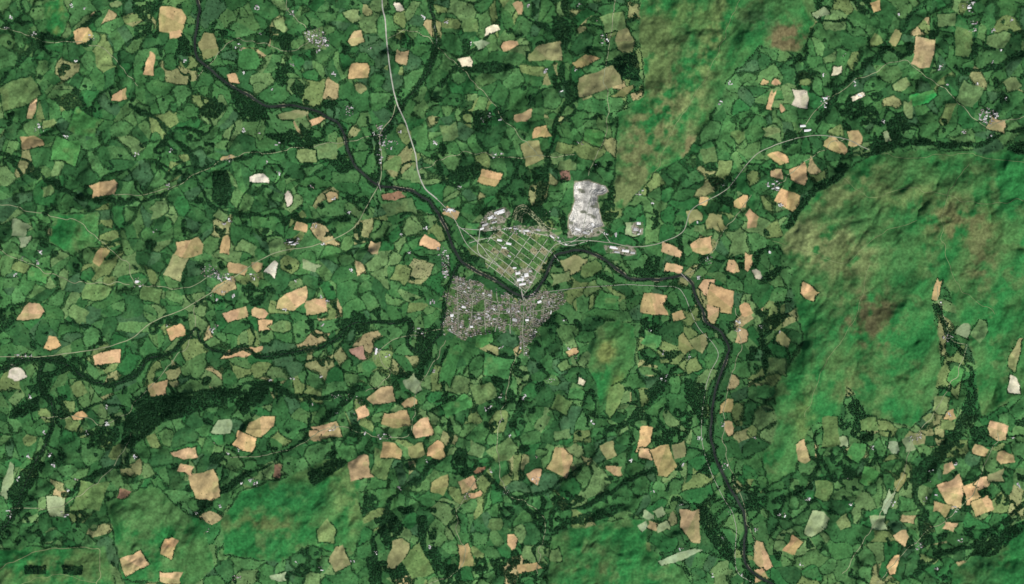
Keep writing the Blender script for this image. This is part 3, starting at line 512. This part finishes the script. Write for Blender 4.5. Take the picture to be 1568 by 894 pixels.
# ---------------------------------------------------------------- trees
def leafmat(name,c,var=.5):
    m,nt,b=newmat(name,.9,.05)
    oi=nt.nodes.new('ShaderNodeObjectInfo'); mr=nt.nodes.new('ShaderNodeMapRange'); mr.inputs[3].default_value=1-var; mr.inputs[4].default_value=1+var
    nt.links.new(oi.outputs['Random'],mr.inputs[0])
    r=nt.nodes.new('ShaderNodeRGB'); r.outputs[0].default_value=(*c,1)
    mm=nt.nodes.new('ShaderNodeVectorMath'); mm.operation='SCALE'; nt.links.new(r.outputs[0],mm.inputs[0]); nt.links.new(mr.outputs[0],mm.inputs['Scale'])
    noisemul(nt,mm.outputs[0],b,(.2,.004),(.2,.25)); return m
Mbark=flatmat('bark',(.08,.06,.04))
def tree_proto(name,mat,seed,conifer=False):
    r=np.random.default_rng(seed); vs=[];fs=[];mi=[]
    def cone(p0,p1,r0,r1,n=5):
        p0=np.array(p0,float);p1=np.array(p1,float); d=p1-p0; d/=np.linalg.norm(d); a=np.cross(d,[1,.3,.1]); a/=np.linalg.norm(a); b=np.cross(d,a); o=len(vs)
        for p,rad in((p0,r0),(p1,r1)):
            for k in range(n): t=6.283*k/n; vs.append(tuple(p+rad*(a*math.cos(t)+b*math.sin(t))))
        for k in range(n): fs.append([o+k,o+(k+1)%n,o+n+(k+1)%n,o+n+k]); mi.append(1)
    cone((0,0,-1),(0,0,6 if not conifer else 13),.5,.2)
    cl=[]
    if conifer:
        for z in np.linspace(3,14,8):
            R=4.2*(1-(z-2)/14)+.3
            for k in range(4): t=r.uniform(0,6.28); cl.append((R*.6*math.cos(t),R*.6*math.sin(t),z,max(.8,R*.6)))
    else:
        for k in range(4):
            t=k*1.57+r.uniform(-.4,.4); cone((0,0,4),(3*math.cos(t),3*math.sin(t),7.5),.25,.1,4)
        for k in range(13):
            t=r.uniform(0,6.28); q=math.sqrt(r.random())*4.4; cl.append((q*math.cos(t),q*math.sin(t),5.5+r.uniform(-1.5,3.2)-q*.25+2,r.uniform(1.7,2.7)))
    for (x,y,z,R) in cl:
        for k in range(11 if not conifer else 6):
            n=r.normal(size=3); n/=np.linalg.norm(n); n[2]=abs(n[2])*.9-.15
            c=np.array([x,y,z])+n*R*.8; m=n+r.normal(size=3)*.45; m/=np.linalg.norm(m)
            a=np.cross(m,[.2,.9,.1]); a/=np.linalg.norm(a); b=np.cross(m,a); s=R*r.uniform(.35,.6); o=len(vs)
            for (p,q) in((-1,-.7),(.8,-1),(1,.8),(-.7,1)): vs.append(tuple(c+a*p*s+b*q*s))
            fs.append([o,o+1,o+2,o+3]); mi.append(0)
    me=bpy.data.meshes.new(name); me.from_pydata(vs,[],fs); me.materials.append(mat); me.materials.append(Mbark)
    me.polygons.foreach_set('material_index',np.array(mi,np.int32)); me.update()
    return bpy.data.objects.new(name,me)
def forest(name,px,py,scl,mat,seed,conifer=False):
    px=np.asarray(px);py=np.asarray(py); z=hs(px,py)
    proto=tree_proto('tree',mat,seed,conifer); sc.collection.objects.link(proto); proto.location=(wx(px[0])+8,wy(py[0])+8,float(z[0]))
    me=bpy.data.meshes.new(name); me.vertices.add(len(px)); me.vertices.foreach_set('co',np.stack([wx(px),wy(py),z],1).astype(f32).ravel())
    a=me.attributes.new('scl','FLOAT','POINT'); a.data.foreach_set('value',np.asarray(scl,f32))
    a=me.attributes.new('rz','FLOAT_VECTOR','POINT'); rv=np.zeros((len(px),3),f32); rv[:,2]=np.random.default_rng(seed).random(len(px))*6.28; a.data.foreach_set('vector',rv.ravel())
    me.update(); ob=bpy.data.objects.new(name,me); sc.collection.objects.link(ob); proto.parent=ob
    ng=bpy.data.node_groups.new(name,'GeometryNodeTree')
    ng.interface.new_socket('Geometry',in_out='INPUT',socket_type='NodeSocketGeometry'); ng.interface.new_socket('Geometry',in_out='OUTPUT',socket_type='NodeSocketGeometry')
    N=ng.nodes; gi=N.new('NodeGroupInput'); go=N.new('NodeGroupOutput'); ip=N.new('GeometryNodeInstanceOnPoints'); oi=N.new('GeometryNodeObjectInfo'); oi.inputs[0].default_value=proto; oi.inputs['As Instance'].default_value=True
    na=N.new('GeometryNodeInputNamedAttribute'); na.data_type='FLOAT'; na.inputs[0].default_value='scl'
    nr=N.new('GeometryNodeInputNamedAttribute'); nr.data_type='FLOAT_VECTOR'; nr.inputs[0].default_value='rz'
    L=ng.links; L.new(gi.outputs[0],ip.inputs['Points']); L.new(oi.outputs['Geometry'],ip.inputs['Instance']); L.new(na.outputs['Attribute'],ip.inputs['Scale']); L.new(nr.outputs['Attribute'],ip.inputs['Rotation']); L.new(ip.outputs[0],go.inputs[0])
    m=ob.modifiers.new('instances','NODES'); m.node_group=ng
    print(name,len(px))
near=(X>-60)&(X<1630)&(Y>-50)&(Y<945)
# keep the carriageways clear of crowns
Dr=seg_dist(main[::3],3); Dr=seg_dist(rw[::3],3,Dr); Dr=seg_dist(ne[::3],3,Dr)
clear=Dr<1.5
Rn=np.random.default_rng(77).random(X.shape)
def pick(mask,p):
    m=mask&near&(Rn<p)&~clear; n=int(m.sum()); g=np.random.default_rng(n)
    return X[m]+g.uniform(-.6,.6,n),Y[m]+g.uniform(-.6,.6,n),g
wet=(Dwy<2.4)
px,py,g=pick(hedge&~wet,.5); forest('hedgerow_trees',px,py,g.uniform(.65,1.3,len(px)),leafmat('hedge_leaves',(.036,.098,.038)),1)
px,py,g=pick(wood&~wet&~conif,.42); forest('woodland',px,py,g.uniform(1.05,1.7,len(px)),leafmat('woodland_leaves',(.027,.083,.035),.45),2)
px,py,g=pick(conif&(FM==0),.6); forest('conifer_plantation',px,py,g.uniform(1.,1.4,len(px)),leafmat('conifer_needles',(.014,.046,.026),.3),3,True)
scat=(~hedge)&(~wood)&(~wet)&(M>0)&(QD>3)&((FM==0)|(Rn<.001))&(Dwy>4)
px,py,g=pick(scat,.013); forest('field_trees',px,py,g.uniform(.8,1.4,len(px)),leafmat('oak_leaves',(.034,.096,.036)),4)
gard=((TDe<0)|(SD<0)|(YD<0))&(Dwy>4); px,py,g=pick(gard,.12); forest('garden_trees',px,py,g.uniform(.6,1.1,len(px)),leafmat('garden_leaves',(.038,.105,.04)),5)
orch=(np.abs(X-650)<34)&(np.abs(Y-420)<34)&(~hedge)&(~wood); px,py,g=pick(orch,.08); forest('parkland_trees',px,py,g.uniform(.8,1.2,len(px)),leafmat('park_leaves',(.036,.1,.04)),6)
# ---------------------------------------------------------------- light & camera
el,az=47.0,142.0
sun=bpy.data.lights.new('sun','SUN'); sun.energy=4.35; sun.angle=math.radians(.5); sun.color=(1,.97,.92)
so=bpy.data.objects.new('sun',sun); sc.collection.objects.link(so); so.rotation_euler=(math.radians(90-el),0,math.radians(180-az))
w=bpy.data.worlds.new('World'); sc.world=w; w.use_nodes=True; nt=w.node_tree
sky=nt.nodes.new('ShaderNodeTexSky'); sky.sky_type='NISHITA'; sky.sun_disc=False; sky.sun_elevation=math.radians(el); sky.sun_rotation=math.radians(az)
nt.links.new(sky.outputs[0],nt.nodes['Background'].inputs[0]); nt.nodes['Background'].inputs[1].default_value=.06
cam=bpy.data.cameras.new('camera'); co=bpy.data.objects.new('camera',cam); sc.collection.objects.link(co)
co.location=(0,0,100000); cam.sensor_width=36; cam.lens=36*99900/(1568*S); cam.clip_start=1000; cam.clip_end=400000
sc.camera=co
sc.view_settings.view_transform='Standard'; sc.view_settings.look='None'; sc.view_settings.exposure=0
print('done',time.time()-T0)
